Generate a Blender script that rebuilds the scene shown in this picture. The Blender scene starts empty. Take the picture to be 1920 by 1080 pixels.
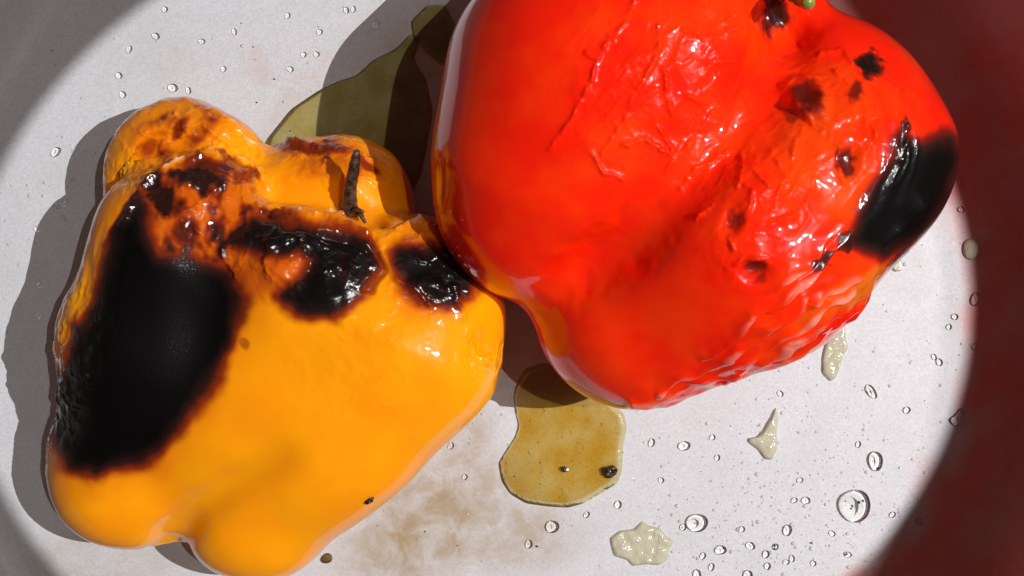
import bpy, math, random
import numpy as np

# ------------------------------------------------------------------ basics
S = 0.12               # millimetres (the scene's unit) for one photograph pixel on the pan floor
HC = 2500.0            # camera height above the pan floor in those pixels
sc = bpy.context.scene
sc.unit_settings.system = 'METRIC'
sc.unit_settings.scale_length = 0.001
sc.unit_settings.length_unit = 'MILLIMETERS'
COL = sc.collection
random.seed(7)
RNG = np.random.default_rng(11)


def W(x, y, z=0.0):
    """floor-plane pixel units -> millimetres"""
    return ((x - 960.0) * S, (540.0 - y) * S, z * S)


# ------------------------------------------------------------------ camera
cam_d = bpy.data.cameras.new('camera')
cam = bpy.data.objects.new('camera', cam_d)
COL.objects.link(cam)
cam.location = (0, 0, HC * S)
cam.rotation_euler = (0, 0, 0)
cam_d.sensor_width = 36.0
cam_d.lens = 18.0 / (960.0 / HC)
cam_d.clip_start = 5.0
cam_d.clip_end = 20000.0
cam_d.display_size = 20.0
sc.camera = cam

# ------------------------------------------------------------------ world, exposure
world = bpy.data.worlds.new('World')
sc.world = world
world.use_nodes = True
bg = world.node_tree.nodes['Background']
bg.inputs['Color'].default_value = (1.0, 0.72, 0.64, 1)
bg.inputs['Strength'].default_value = 0.07
sc.view_settings.view_transform = 'Standard'
sc.view_settings.look = 'None'
sc.view_settings.gamma = 1.0
sc.view_settings.exposure = 0.0


# ------------------------------------------------------------------ two kitchen lamps
def spot(name, az, off, dist, pool, half, energy, blend, size, color):
    """az: degrees, 0 = photograph's right, 90 = up; off: degrees from the vertical;
    pool: where its beam meets the pan floor; half: half the beam's opening there"""
    a, t = math.radians(az), math.radians(off)
    d = (math.sin(t) * math.cos(a), math.sin(t) * math.sin(a), math.cos(t))
    at = W(*pool)
    ld = bpy.data.lights.new(name, 'SPOT')
    ld.energy = energy
    ld.spot_size = 2 * math.atan(half / dist)
    ld.spot_blend = blend
    ld.shadow_soft_size = size
    ld.color = color
    o = bpy.data.objects.new(name, ld)
    o.location = (at[0] + dist * d[0], at[1] + dist * d[1], dist * d[2])
    o.rotation_euler = (0, t, a)
    ld.cycles.is_caustics_light = True
    COL.objects.link(o)


# the hood's two narrow-beam bulbs: their pools of light end near the curve of the pan
spot('hood_spot', 5, 34, 1500.0, (915, 590), 785 * S, 100.0e6, 0.02, 1.8, (1.0, 0.985, 0.97))
spot('second_hood_spot', 8, 20, 1500.0, (700, 590), 1040 * S, 17.0e6, 0.02, 1.8, (1.0, 0.98, 0.94))


# ------------------------------------------------------------------ helpers
def tag(o, label=None, cat=None, group=None, kind=None):
    if label: o['label'] = label
    if cat: o['category'] = cat
    if group: o['group'] = group
    if kind: o['kind'] = kind
    return o


def mesh_obj(name, verts, faces, mat, parent=None, smooth=True, attrs=None):
    me = bpy.data.meshes.new(name)
    verts = np.asarray(verts, dtype=np.float32)
    if isinstance(faces, np.ndarray):
        nf, k = faces.shape
        me.vertices.add(len(verts))
        me.vertices.foreach_set('co', verts.ravel())
        me.loops.add(nf * k)
        me.loops.foreach_set('vertex_index', faces.astype(np.int32).ravel())
        me.polygons.add(nf)
        me.polygons.foreach_set('loop_start', np.arange(0, nf * k, k, dtype=np.int32))
        me.update(calc_edges=True)
    else:
        me.from_pydata([tuple(map(float, v)) for v in verts], [], [tuple(map(int, f)) for f in faces])
    me.validate()
    if smooth:
        me.polygons.foreach_set('use_smooth', np.ones(len(me.polygons), dtype=bool))
    for k, v in (attrs or {}).items():
        a = me.attributes.new(k, 'FLOAT', 'POINT')
        a.data.foreach_set('value', np.asarray(v, dtype=np.float32))
    me.materials.append(mat)
    o = bpy.data.objects.new(name, me)
    COL.objects.link(o)
    if parent is not None:
        o.parent = parent
    return o


def empty(name, loc=(0, 0, 0)):
    o = bpy.data.objects.new(name, None)
    o.location = loc
    o.empty_display_size = 10.0
    COL.objects.link(o)
    return o


# ---- noise ----
_perm = np.random.default_rng(3).permutation(256).astype(np.int32)
_perm = np.concatenate([_perm, _perm])
_grad = np.random.default_rng(5).normal(size=(256, 3)).astype(np.float32)
_grad /= np.linalg.norm(_grad, axis=1, keepdims=True)


def perlin(p):
    p = np.asarray(p, dtype=np.float32)
    i = np.floor(p).astype(np.int32)
    f = p - i
    u = f * f * f * (f * (f * 6 - 15) + 10)
    i &= 255
    out = 0
    for dx in (0, 1):
        wx = u[:, 0] if dx else 1 - u[:, 0]
        for dy in (0, 1):
            wy = u[:, 1] if dy else 1 - u[:, 1]
            for dz in (0, 1):
                wz = u[:, 2] if dz else 1 - u[:, 2]
                h = _perm[(_perm[(_perm[(i[:, 0] + dx) & 255] + i[:, 1] + dy) & 255] + i[:, 2] + dz) & 255]
                g = _grad[h]
                out = out + wx * wy * wz * (g[:, 0] * (f[:, 0] - dx) + g[:, 1] * (f[:, 1] - dy) + g[:, 2] * (f[:, 2] - dz))
    return out * 1.6


def fbm(p, n=3):
    s, a = 0, 1.0
    for k in range(n):
        s = s + a * perlin(p * (2.03 ** k) + 17.3 * k)
        a *= 0.5
    return s


def ridge(p, n=2):
    s, a = 0, 1.0
    for k in range(n):
        s = s + a * (1 - np.abs(perlin(p * (2.1 ** k) + 9.7 * k)) * 1.6)
        a *= 0.5
    return s


def smooth(a, b, x):
    t = np.clip((x - a) / (b - a), 0, 1)
    return t * t * (3 - 2 * t)


# ---- signed distance shapes (floor-pixel units, y down the photograph, z up) ----
def scr(px, py, z, r, zs=1.0):
    f = (HC - z * zs) / HC
    return (960 + (px - 960) * f, 540 + (py - 540) * f, z, r * f)


def capsule(P, a, b):
    pa = P - np.array(a[:3], dtype=np.float32)
    ba = np.array(b[:3], dtype=np.float32) - np.array(a[:3], dtype=np.float32)
    L = float(ba @ ba)
    t = np.clip((pa @ ba) / L, 0, 1) if L > 0 else np.zeros(len(P), dtype=np.float32)
    q = pa - t[:, None] * ba
    return np.sqrt(np.einsum('ij,ij->i', q, q)) - (a[3] + (b[3] - a[3]) * t)


def smin(a, b, k):
    h = np.maximum(k - np.abs(a - b), 0) / k
    return np.minimum(a, b) - h * h * k * 0.25


def lobe(P, pts, k, zs=1.0):
    q = [scr(*p, zs) for p in pts]
    d = None
    for a, b in zip(q[:-1], q[1:]):
        c = capsule(P, a, b)
        d = c if d is None else smin(d, c, k)
    return d


def surface_nets(fn, lo, hi, h):
    n = [int(math.ceil((hi[i] - lo[i]) / h)) + 1 for i in range(3)]
    ax = [lo[i] + h * np.arange(n[i], dtype=np.float32) for i in range(3)]
    vol = np.empty(n, dtype=np.float32)
    Y, Z = np.meshgrid(ax[1], ax[2], indexing='ij')
    YZ = np.stack([Y.ravel(), Z.ravel()], 1)
    step = max(1, 400000 // len(YZ))
    for i0 in range(0, n[0], step):
        xs = ax[0][i0:i0 + step]
        P = np.empty((len(xs), len(YZ), 3), dtype=np.float32)
        P[:, :, 0] = xs[:, None]
        P[:, :, 1:] = YZ[None]
        vol[i0:i0 + step] = fn(P.reshape(-1, 3)).reshape(len(xs), n[1], n[2])
    ins = vol < 0
    cnt = np.zeros([k - 1 for k in n], dtype=np.int8)
    for dx in (0, 1):
        for dy in (0, 1):
            for dz in (0, 1):
                cnt += ins[dx:n[0] - 1 + dx, dy:n[1] - 1 + dy, dz:n[2] - 1 + dz]
    act = np.argwhere((cnt > 0) & (cnt < 8))
    idx = -np.ones(cnt.shape, dtype=np.int64)
    idx[act[:, 0], act[:, 1], act[:, 2]] = np.arange(len(act))
    acc = np.zeros((len(act), 3), dtype=np.float32)
    num = np.zeros(len(act), dtype=np.float32)
    for axis in range(3):
        o1, o2 = [a for a in range(3) if a != axis]
        for b1 in (0, 1):
            for b2 in (0, 1):
                c = act.copy()
                c[:, o1] += b1
                c[:, o2] += b2
                e = c.copy()
                e[:, axis] += 1
                v0 = vol[c[:, 0], c[:, 1], c[:, 2]]
                v1 = vol[e[:, 0], e[:, 1], e[:, 2]]
                m = (v0 < 0) != (v1 < 0)
                t = np.where(m, v0 / np.where(m, v0 - v1, 1), 0)
                pt = c.astype(np.float32)
                pt[:, axis] += t
                acc[m] += pt[m]
                num[m] += 1
    V = acc / num[:, None] * h + np.array(lo, dtype=np.float32)
    F = []
    for axis in range(3):
        o1, o2 = (axis + 1) % 3, (axis + 2) % 3
        sl0 = [slice(None)] * 3
        sl1 = [slice(None)] * 3
        sl0[axis] = slice(0, n[axis] - 1)
        sl1[axis] = slice(1, n[axis])
        a, b = ins[tuple(sl0)], ins[tuple(sl1)]
        for flip, m in ((False, a & ~b), (True, ~a & b)):
            e = np.argwhere(m)
            e = e[(e[:, o1] > 0) & (e[:, o2] > 0) & (e[:, o1] < n[o1] - 1) & (e[:, o2] < n[o2] - 1)]
            q = []
            for d1, d2 in ((-1, -1), (0, -1), (0, 0), (-1, 0)):
                c = e.copy()
                c[:, o1] += d1
                c[:, o2] += d2
                q.append(idx[c[:, 0], c[:, 1], c[:, 2]])
            q = np.stack(q, 1)
            F.append(q[:, ::-1] if flip else q)
    return V, np.concatenate(F)


def gradient(fn, V, e=1.5):
    g = np.empty_like(V)
    for a in range(3):
        d = np.zeros(3, dtype=np.float32)
        d[a] = e
        g[:, a] = (fn(V + d) - fn(V - d)) / (2 * e)
    return g


def project(fn, V, it=2):
    for _ in range(it):
        g = gradient(fn, V)
        g2 = np.maximum(np.einsum('ij,ij->i', g, g), 0.15)
        V = V - g * np.clip(fn(V) / g2, -6, 6)[:, None]
    return V


def subdivide(V, F):
    e = np.concatenate([F[:, [0, 1]], F[:, [1, 2]], F[:, [2, 3]], F[:, [3, 0]]])
    es = np.sort(e, 1)
    key = es[:, 0] * len(V) + es[:, 1]
    uq, first, inv = np.unique(key, return_index=True, return_inverse=True)
    mid = (V[es[first, 0]] + V[es[first, 1]]) / 2
    cen = V[F].mean(1)
    n0, n1, nf = len(V), len(uq), len(F)
    ei = (inv.reshape(4, nf).T) + n0
    ci = np.arange(nf) + n0 + n1
    Q = [np.stack([F[:, k], ei[:, k], ci, ei[:, (k + 3) % 4]], 1) for k in range(4)]
    return np.concatenate([V, mid, cen]), np.concatenate(Q)


def relax(V, F, it=2, w=0.5):
    for _ in range(it):
        acc = np.zeros_like(V)
        num = np.zeros(len(V), dtype=np.float32)
        for k in range(4):
            a, b = F[:, k], F[:, (k + 1) % 4]
            for c in range(3):
                acc[:, c] += np.bincount(a, V[b, c], len(V)) + np.bincount(b, V[a, c], len(V))
            num += np.bincount(a, minlength=len(V)) + np.bincount(b, minlength=len(V))
        V = V * (1 - w) + w * (acc / np.maximum(num, 1)[:, None]).astype(np.float32)
    return V


def vnormals(V, F):
    n = np.cross(V[F[:, 2]] - V[F[:, 0]], V[F[:, 3]] - V[F[:, 1]])
    N = np.zeros_like(V)
    for k in range(4):
        for c in range(3):
            N[:, c] += np.bincount(F[:, k], n[:, c], len(V)).astype(np.float32)
    return N / np.maximum(np.linalg.norm(N, axis=1, keepdims=True), 1e-6)


def sculpt(fn, lo, hi, h=5.0, soft=30):
    V, F = surface_nets(fn, lo, hi, h)
    V = relax(project(fn, relax(V, F, 2)), F, soft, 0.6)
    V, F = subdivide(V, F)
    V = relax(V, F, 4, 0.5)
    return V, F, vnormals(V, F)


def uv_of(V):
    f = HC / (HC - V[:, 2])
    return np.stack([960 + (V[:, 0] - 960) * f, 540 + (V[:, 1] - 540) * f], 1)


def poly_sd(uv, poly):
    """signed distance to a closed outline, positive inside"""
    poly = np.asarray(poly, dtype=np.float32)
    d = np.full(len(uv), 1e9, dtype=np.float32)
    inside = np.zeros(len(uv), dtype=bool)
    for a, b in zip(poly, np.roll(poly, -1, 0)):
        ba = b - a
        pa = uv - a
        t = np.clip((pa @ ba) / (ba @ ba), 0, 1)
        q = pa - t[:, None] * ba
        d = np.minimum(d, np.einsum('ij,ij->i', q, q))
        c = (a[1] > uv[:, 1]) != (b[1] > uv[:, 1])
        if b[1] != a[1]:
            xi = a[0] + (uv[:, 1] - a[1]) * ba[0] / ba[1]
            inside ^= c & (uv[:, 0] < xi)
    d = np.sqrt(d)
    return np.where(inside, d, -d)


def ell(uv, cx, cy, rx, ry, ang=0.0):
    """1 at the centre, 0 at the edge of an ellipse, negative outside"""
    a = math.radians(ang)
    x, y = uv[:, 0] - cx, uv[:, 1] - cy
    u = (x * math.cos(a) + y * math.sin(a)) / rx
    v = (-x * math.sin(a) + y * math.cos(a)) / ry
    return 1 - np.sqrt(u * u + v * v)


def line_d(uv, pts):
    d = np.full(len(uv), 1e9, dtype=np.float32)
    pts = np.asarray(pts, dtype=np.float32)
    for a, b in zip(pts[:-1], pts[1:]):
        ba = b - a
        pa = uv - a
        t = np.clip((pa @ ba) / (ba @ ba), 0, 1)
        q = pa - t[:, None] * ba
        d = np.minimum(d, np.sqrt(np.einsum('ij,ij->i', q, q)))
    return d


# ------------------------------------------------------------------ materials
class NT:
    def __init__(self, name):
        self.m = bpy.data.materials.new(name)
        self.m.use_nodes = True
        self.t = self.m.node_tree
        self.b = self.t.nodes['Principled BSDF']

    def n(self, typ, **kw):
        nd = self.t.nodes.new(typ)
        for k, v in kw.items():
            setattr(nd, k, v)
        return nd

    def l(self, a, b):
        self.t.links.new(a, b)

    def attr(self, name):
        nd = self.n('ShaderNodeAttribute')
        nd.attribute_name = name
        return nd.outputs['Fac']

    def math(self, op, a, b=None, c=None, clamp=False):
        nd = self.n('ShaderNodeMath', operation=op, use_clamp=clamp)
        for i, v in enumerate((a, b, c)):
            if v is None: continue
            if isinstance(v, (int, float)):
                nd.inputs[i].default_value = v
            else:
                self.l(v, nd.inputs[i])
        return nd.outputs[0]

    def rng(self, v, a, b, c=0.0, d=1.0):
        nd = self.n('ShaderNodeMapRange', interpolation_type='SMOOTHSTEP')
        self.l(v, nd.inputs[0])
        for i, x in enumerate((a, b, c, d)):
            nd.inputs[i + 1].default_value = x
        return nd.outputs[0]

    def mix(self, f, a, b):
        nd = self.n('ShaderNodeMix', data_type='RGBA')
        for s, v in ((0, f), (6, a), (7, b)):
            if isinstance(v, (int, float)):
                nd.inputs[s].default_value = v
            elif isinstance(v, tuple):
                nd.inputs[s].default_value = v + (1,) if len(v) == 3 else v
            else:
                self.l(v, nd.inputs[s])
        return nd.outputs[2]

    def noise(self, scale, detail=3, rough=0.5, vec=None, dist=0.0):
        nd = self.n('ShaderNodeTexNoise')
        nd.inputs['Scale'].default_value = scale * 0.001
        nd.inputs['Detail'].default_value = detail
        nd.inputs['Roughness'].default_value = rough
        nd.inputs['Distortion'].default_value = dist
        self.l(vec or self.obj(), nd.inputs['Vector'])
        return nd.outputs['Fac']

    def obj(self):
        if not hasattr(self, '_o'):
            self._o = self.n('ShaderNodeTexCoord').outputs['Object']
        return self._o

    def bump(self, h, strength, dist, normal=None):
        nd = self.n('ShaderNodeBump')
        if isinstance(strength, (int, float)):
            nd.inputs['Strength'].default_value = strength
        else:
            self.l(strength, nd.inputs['Strength'])
        nd.inputs['Distance'].default_value = dist * 1000.0
        self.l(h, nd.inputs['Height'])
        if normal: self.l(normal, nd.inputs['Normal'])
        return nd.outputs['Normal']

    def set(self, **kw):
        for k, v in kw.items():
            s = self.b.inputs[k.replace('_', ' ')]
            if isinstance(v, (int, float)):
                s.default_value = v
            elif isinstance(v, tuple):
                s.default_value = v + (1,) if len(v) == 3 and s.type == 'RGBA' else v
            else:
                self.l(v, s)


def pepper_material(name, flesh, flesh2, caramel, rim, loose, sss_radius):
    k = NT(name)
    char = k.attr('char')
    tint = k.attr('tint')
    gloss = k.attr('gloss')
    wr = k.attr('wrinkle')
    pl = k.attr('peel_sheen')
    n1 = k.noise(90, 4)
    n2 = k.noise(420, 3, 0.6)
    base = k.mix(k.rng(n1, 0.35, 0.7), flesh, flesh2)
    cv = k.math('ADD', char, k.math('MULTIPLY', k.math('SUBTRACT', n2, 0.5), 0.07))
    tv = k.math('ADD', tint, k.math('MULTIPLY', k.math('MULTIPLY', k.math('SUBTRACT', n1, 0.5), 0.5), k.rng(tint, 0.0, 0.25)), clamp=True)
    c = k.mix(tv, base, caramel)
    c = k.mix(k.math('MULTIPLY', pl, k.rng(n2, 0.3, 0.65, 0.45, 0.9)), c, loose)  # paler loosened skin on fold crests, also painting their reflections and glints
    c = k.mix(k.rng(cv, 0.12, 0.5), c, rim)
    c = k.mix(k.rng(cv, 0.35, 0.75), c, (0.028, 0.006, 0.004))
    c = k.mix(k.rng(cv, 0.65, 0.98), c, (0.0025, 0.002, 0.002))
    fine = k.bump(k.noise(900, 2, 0.5), k.math('MULTIPLY', wr, 0.12), 0.0005)
    crisp = k.bump(k.noise(2600, 2, 0.6), k.math('MULTIPLY', k.rng(cv, 0.3, 0.8), 0.35), 0.0002, fine)
    inv = k.math('SUBTRACT', 1.0, k.rng(cv, 0.2, 0.7))
    k.set(Base_Color=c, Normal=crisp, Coat_Normal=crisp,
          Roughness=k.rng(cv, 0.2, 0.9, 0.30, 0.55),
          Subsurface_Weight=k.math('MULTIPLY', inv, 0.35),
          Subsurface_Radius=sss_radius, Subsurface_Scale=6.0,
          Coat_Weight=gloss, Coat_Roughness=k.rng(cv, 0.3, 0.8, 0.022, 0.14), Coat_IOR=1.47,
          Specular_IOR_Level=0.06)
    return k.m


M_RED = pepper_material('red_pepper_skin', (0.88, 0.012, 0.001), (0.92, 0.036, 0.001), (0.62, 0.11, 0.004), (0.20, 0.008, 0.004), (0.85, 0.30, 0.22), (1.0, 0.15, 0.05))
M_YEL = pepper_material('yellow_pepper_skin', (0.97, 0.345, 0.002), (0.96, 0.30, 0.002), (0.58, 0.10, 0.003), (0.30, 0.030, 0.003), (0.90, 0.62, 0.45), (1.0, 0.45, 0.05))


def pan_material():
    k = NT('speckled_grey_pan_coating')
    st, pk, rd = k.attr('stain'), k.attr('smear'), k.attr('red_bounce_tint')
    v = k.n('ShaderNodeTexVoronoi')
    v.inputs['Scale'].default_value = 2.6
    k.l(k.obj(), v.inputs['Vector'])
    flake = k.n('ShaderNodeSeparateColor')
    k.l(v.outputs['Color'], flake.inputs[0])
    fl = flake.outputs[0]
    mott = k.noise(55, 5, 0.6)
    fine = k.noise(1500, 2, 0.6)
    col = k.mix(fl, (0.51, 0.51, 0.54), (0.60, 0.60, 0.635))
    col = k.mix(k.math('MULTIPLY', k.rng(mott, 0.42, 0.72), 0.22), col, (0.42, 0.42, 0.41))
    blot = k.noise(160, 5, 0.62, dist=0.6)
    sv = k.math('MULTIPLY', st, k.rng(blot, 0.30, 0.68, 0.35, 1.0))
    col = k.mix(sv, col, (0.33, 0.235, 0.125))
    pv = k.math('MULTIPLY', pk, k.rng(blot, 0.35, 0.65))
    col = k.mix(pv, col, (0.50, 0.34, 0.25))
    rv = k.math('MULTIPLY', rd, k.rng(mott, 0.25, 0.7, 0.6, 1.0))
    col = k.mix(rv, col, (0.70, 0.14, 0.11))  # bounced red light put into the coating colour
    nb = k.bump(fl, 0.10, 0.0002)
    nb = k.bump(fine, 0.10, 0.0003, nb)
    k.set(Base_Color=col, Metallic=0.0, Roughness=k.rng(blot, 0.3, 0.7, 0.42, 0.52), Normal=nb,
          Specular_IOR_Level=0.35)
    return k.m


M_PAN = pan_material()


def liquid(name, clear, deep, milk, milk_col, rough=0.03, wav=0.15, wscale=260):
    """thin see-through liquid: tinted transparency, mirror gloss and a little milkiness"""
    k = NT(name)
    k.t.nodes.remove(k.b)
    out = [n for n in k.t.nodes if n.type == 'OUTPUT_MATERIAL'][0]
    th = k.attr('thick')
    nz = k.noise(150, 4)
    col = k.mix(k.math('MULTIPLY', th, k.rng(nz, 0.25, 0.75, 0.55, 1.0)), clear, deep)
    nb = k.bump(k.noise(wscale, 3), wav, 0.0008)
    tr = k.n('ShaderNodeBsdfTransparent')
    k.l(col, tr.inputs['Color'])
    df = k.n('ShaderNodeBsdfDiffuse')
    df.inputs['Color'].default_value = milk_col + (1,)
    k.l(nb, df.inputs['Normal'])
    m1 = k.n('ShaderNodeMixShader')
    m1.inputs[0].default_value = milk
    k.l(tr.outputs[0], m1.inputs[1])
    k.l(df.outputs[0], m1.inputs[2])
    gl = k.n('ShaderNodeBsdfGlossy')
    gl.inputs['Roughness'].default_value = rough
    k.l(nb, gl.inputs['Normal'])
    fr = k.n('ShaderNodeFresnel')
    fr.inputs['IOR'].default_value = 1.46
    k.l(nb, fr.inputs['Normal'])
    m2 = k.n('ShaderNodeMixShader')
    k.l(fr.outputs[0], m2.inputs[0])
    k.l(m1.outputs[0], m2.inputs[1])
    k.l(gl.outputs[0], m2.inputs[2])
    k.l(m2.outputs[0], out.inputs['Surface'])
    return k.m


M_OIL = liquid('golden_cooking_juice', (0.93, 0.90, 0.74), (0.80, 0.57, 0.15), 0.08, (0.6, 0.40, 0.06), wav=0.6, wscale=330)
M_OLIVE = liquid('olive_cooking_oil', (0.92, 0.90, 0.76), (0.74, 0.66, 0.34), 0.05, (0.40, 0.34, 0.10))
M_DROP = liquid('clear_droplet', (1.0, 1.0, 1.0), (0.95, 0.95, 0.94), 0.35, (0.85, 0.85, 0.83), wav=0.0)
k_ = NT('clear_bead')
k_.set(Base_Color=(0.98, 0.98, 0.96), Transmission_Weight=1.0, IOR=1.42, Roughness=0.0)
M_SPATTER = M_DROP
M_DROP = k_.m
M_BUBBLE = liquid('clear_bubble', (0.98, 0.97, 0.92), (0.92, 0.88, 0.74), 0.12, (0.8, 0.75, 0.6), wav=0.0)
M_CREAM = liquid('cloudy_juice', (0.95, 0.94, 0.86), (0.86, 0.83, 0.66), 0.62, (0.66, 0.63, 0.47), rough=0.08, wav=0.5, wscale=500)
M_BROWN = liquid('brown_juice', (0.9, 0.8, 0.6), (0.45, 0.28, 0.12), 0.3, (0.16, 0.08, 0.03), wav=0.1)


def simple(name, c1, c2, scale, rough, coat=0.0, bump=0.4, dist=0.0004):
    k = NT(name)
    n = k.noise(scale, 4, 0.6)
    k.set(Base_Color=k.mix(k.rng(n, 0.3, 0.7), c1, c2), Roughness=rough, Coat_Weight=coat, Coat_Roughness=0.08,
          Normal=k.bump(n, bump, dist))
    return k.m


M_STEM = simple('charred_stem', (0.008, 0.005, 0.004), (0.10, 0.05, 0.03), 700, 0.45, 0.5, 0.8, 0.0006)
M_GREEN = simple('green_stem', (0.16, 0.22, 0.03), (0.28, 0.30, 0.06), 500, 0.4, 0.4)
M_CHARBIT = simple('charred_flake', (0.006, 0.004, 0.003), (0.05, 0.018, 0.008), 900, 0.35, 0.7, 0.8)
M_SEED = simple('wet_seed', (0.85, 0.55, 0.12), (0.75, 0.42, 0.05), 600, 0.25, 1.0)

# ------------------------------------------------------------------ frying pan
PC = (935.0, 600.0)       # centre of the pan floor
PR = 1000.0                # where the flat floor ends


def dish(r):
    return 0.0 * np.clip((np.asarray(r, float) - 670) / (PR - 670), 0, None) ** 2.2


def red_bounce_tint(x, y):  # red bounce light from the pepper, painted into the coating along the right
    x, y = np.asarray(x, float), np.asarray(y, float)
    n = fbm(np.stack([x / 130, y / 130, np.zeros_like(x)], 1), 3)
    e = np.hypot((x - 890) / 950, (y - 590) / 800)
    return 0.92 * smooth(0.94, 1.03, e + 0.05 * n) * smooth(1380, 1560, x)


def build_pan():
    root = empty('frying_pan', W(PC[0], PC[1], 0))
    tag(root, 'round frying pan with a speckled pale grey coating and sloping side', 'frying pan')
    fil, lean, H = 70.0, math.radians(25), 300.0
    # floor: rings of vertices
    nr, na = 150, 360
    rr = np.linspace(0, PR, nr + 1)[1:]
    an = np.arange(na) * 2 * math.pi / na
    X = PC[0] + rr[:, None] * np.cos(an)[None]
    Y = PC[1] - rr[:, None] * np.sin(an)[None]
    V = np.stack([X.ravel(), Y.ravel(), np.repeat(dish(rr), na)], 1)
    V = np.concatenate([V, [[PC[0], PC[1], 0]]])
    F = []
    i = np.arange(na)
    j = (i + 1) % na
    for r in range(nr - 1):
        F.append(np.stack([r * na + i, (r + 1) * na + i, (r + 1) * na + j, r * na + j], 1))
    F = np.concatenate(F)
    tri = [(nr * na, a, b) for a, b in zip(i, j)]
    uv = V[:, :2].astype(np.float32)
    stain = np.zeros(len(V))
    for e, s in ((ell(uv, 800, 985, 260, 150, -35), 0.95), (ell(uv, 960, 1000, 180, 110, 0), 0.7), (ell(uv, 870, 850, 130, 60, -60), 0.7),
                 (ell(uv, 180, 1060, 260, 90, 0), 0.35), (ell(uv, 640, 330, 300, 190, -40), 0.8), (ell(uv, 780, 110, 190, 110, -40), 0.75), (ell(uv, 990, 690, 110, 90, 0), 0.4)):
        stain = np.maximum(stain, s * smooth(0, 0.75, e))
    smear = np.zeros(len(V))
    for e, s in ((ell(uv, 480, 120, 60, 40, 60), 0.4), (ell(uv, 560, 170, 130, 35, -55), 0.35), (ell(uv, 330, 120, 60, 50), 0.18), (ell(uv, 1000, 640, 60, 60), 0.5)):
        smear = np.maximum(smear, s * smooth(0, 0.6, e))
    w = (V - np.array([PC[0], PC[1], 0])) * np.array([S, -S, S])
    quad_tri = [tuple(q) for q in F.tolist()] + tri
    fl = mesh_obj('cooking_surface', w, quad_tri, M_PAN, root, attrs={'stain': stain, 'smear': smear, 'red_bounce_tint': red_bounce_tint(uv[:, 0], uv[:, 1])})
    fl.cycles.is_caustics_receiver = True

    def lathe(name, prof):
        m = len(prof)
        na2 = 240
        V = []
        for r, z in prof:
            for a in range(na2):
                t = 2 * math.pi * a / na2
                V.append((r * math.cos(t) * S, r * math.sin(t) * S, z * S))
        F = []
        for k in range(m - 1):
            for a in range(na2):
                b = (a + 1) % na2
                F.append((k * na2 + a, k * na2 + b, (k + 1) * na2 + b, (k + 1) * na2 + a))
        z = np.zeros(len(V))
        A = np.array(V) / S
        return mesh_obj(name, V, F, M_PAN, root, attrs={'stain': z, 'smear': z, 'red_bounce_tint': red_bounce_tint(A[:, 0] + PC[0], PC[1] - A[:, 1])})

    # side wall: fillet, slope, rolled lip, outside, underside
    prof = []
    end = math.pi / 2 - lean
    t0 = 0.0
    rc, zc = PR - fil * math.sin(t0), float(dish(PR)) + fil * math.cos(t0)
    for s in range(15):
        t = t0 + (end - t0) * s / 14
        prof.append((rc + fil * math.sin(t), zc - fil * math.cos(t)))
    lathe('floor_curve', prof[:10])
    r0, z0 = prof[-1]
    prof = prof[9:]
    for s in range(1, 11):
        z = z0 + (H - z0) * s / 10
        prof.append((r0 + (z - z0) * math.tan(lean), z))
    lathe('side_wall', prof)
    rt = prof[-1][0]
    lip = [(rt, H), (rt + 6, H + 9), (rt + 16, H + 13), (rt + 26, H + 9), (rt + 31, H), (rt + 28, H - 8)]
    lathe('rim', lip)
    outer = [(rt + 28, H - 8), (PR + 75, 60), (PR + 50, 5), (PR + 40, -25), (PR - 40, -32), (0.5, -32)]
    lathe('outer_shell', outer)
    return root


build_pan()


# ------------------------------------------------------------------ yellow pepper
YZ = 0.76


def yellow_sdf(P):
    K = 70
    P = P * np.array([1, 1, 1 / YZ], dtype=np.float32)      # a little flattened
    A = smin(lobe(P, [(240, 890, 160, 118), (400, 840, 185, 112)], K, YZ), lobe(P, [(300, 905, 150, 108), (236, 876, 150, 124), (294, 650, 225, 168), (340, 460, 265, 150), (380, 420, 272, 122)], K, YZ), 60)
    B = lobe(P, [(482, 934, 150, 156), (612, 775, 210, 184), (738, 625, 240, 203), (775, 560, 240, 146)], K, YZ)
    C = lobe(P, [(520, 680, 280, 120), (560, 525, 322, 120), (610, 540, 322, 114)], K, YZ)
    D = lobe(P, [(310, 560, 140, 130), (345, 330, 160, 128), (400, 345, 160, 115)], K, YZ)
    E = lobe(P, [(560, 560, 150, 140), (640, 388, 160, 120), (560, 388, 160, 118)], K, YZ)
    core = lobe(P, [(415, 820, 195, 140), (450, 770, 215, 150), (550, 610, 215, 165)], K, YZ)
    d = smin(A, B, 24)
    d = smin(d, core, 50)
    d = smin(d, C, 75)
    d = smin(d, D, 16)
    d = smin(d, E, 22)
    g1 = lobe(P, [(215, 365, 235, 14), (292, 274, 268, 26), (395, 254, 276, 28), (486, 292, 276, 26), (506, 360, 280, 24), (600, 366, 300, 30), (690, 402, 305, 30), (716, 440, 330, 14)], 6, YZ)
    h = np.maximum(12 - np.abs(d + g1), 0) / 12
    d = np.maximum(d, -g1) + h * h * 3
    fl = 4.0 - P[:, 2]
    h = np.maximum(20 - np.abs(d - fl), 0) / 20
    return np.maximum(d, fl) + h * h * 5


def facing(N):
    return smooth(-0.25, 0.15, N[:, 2])


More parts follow.
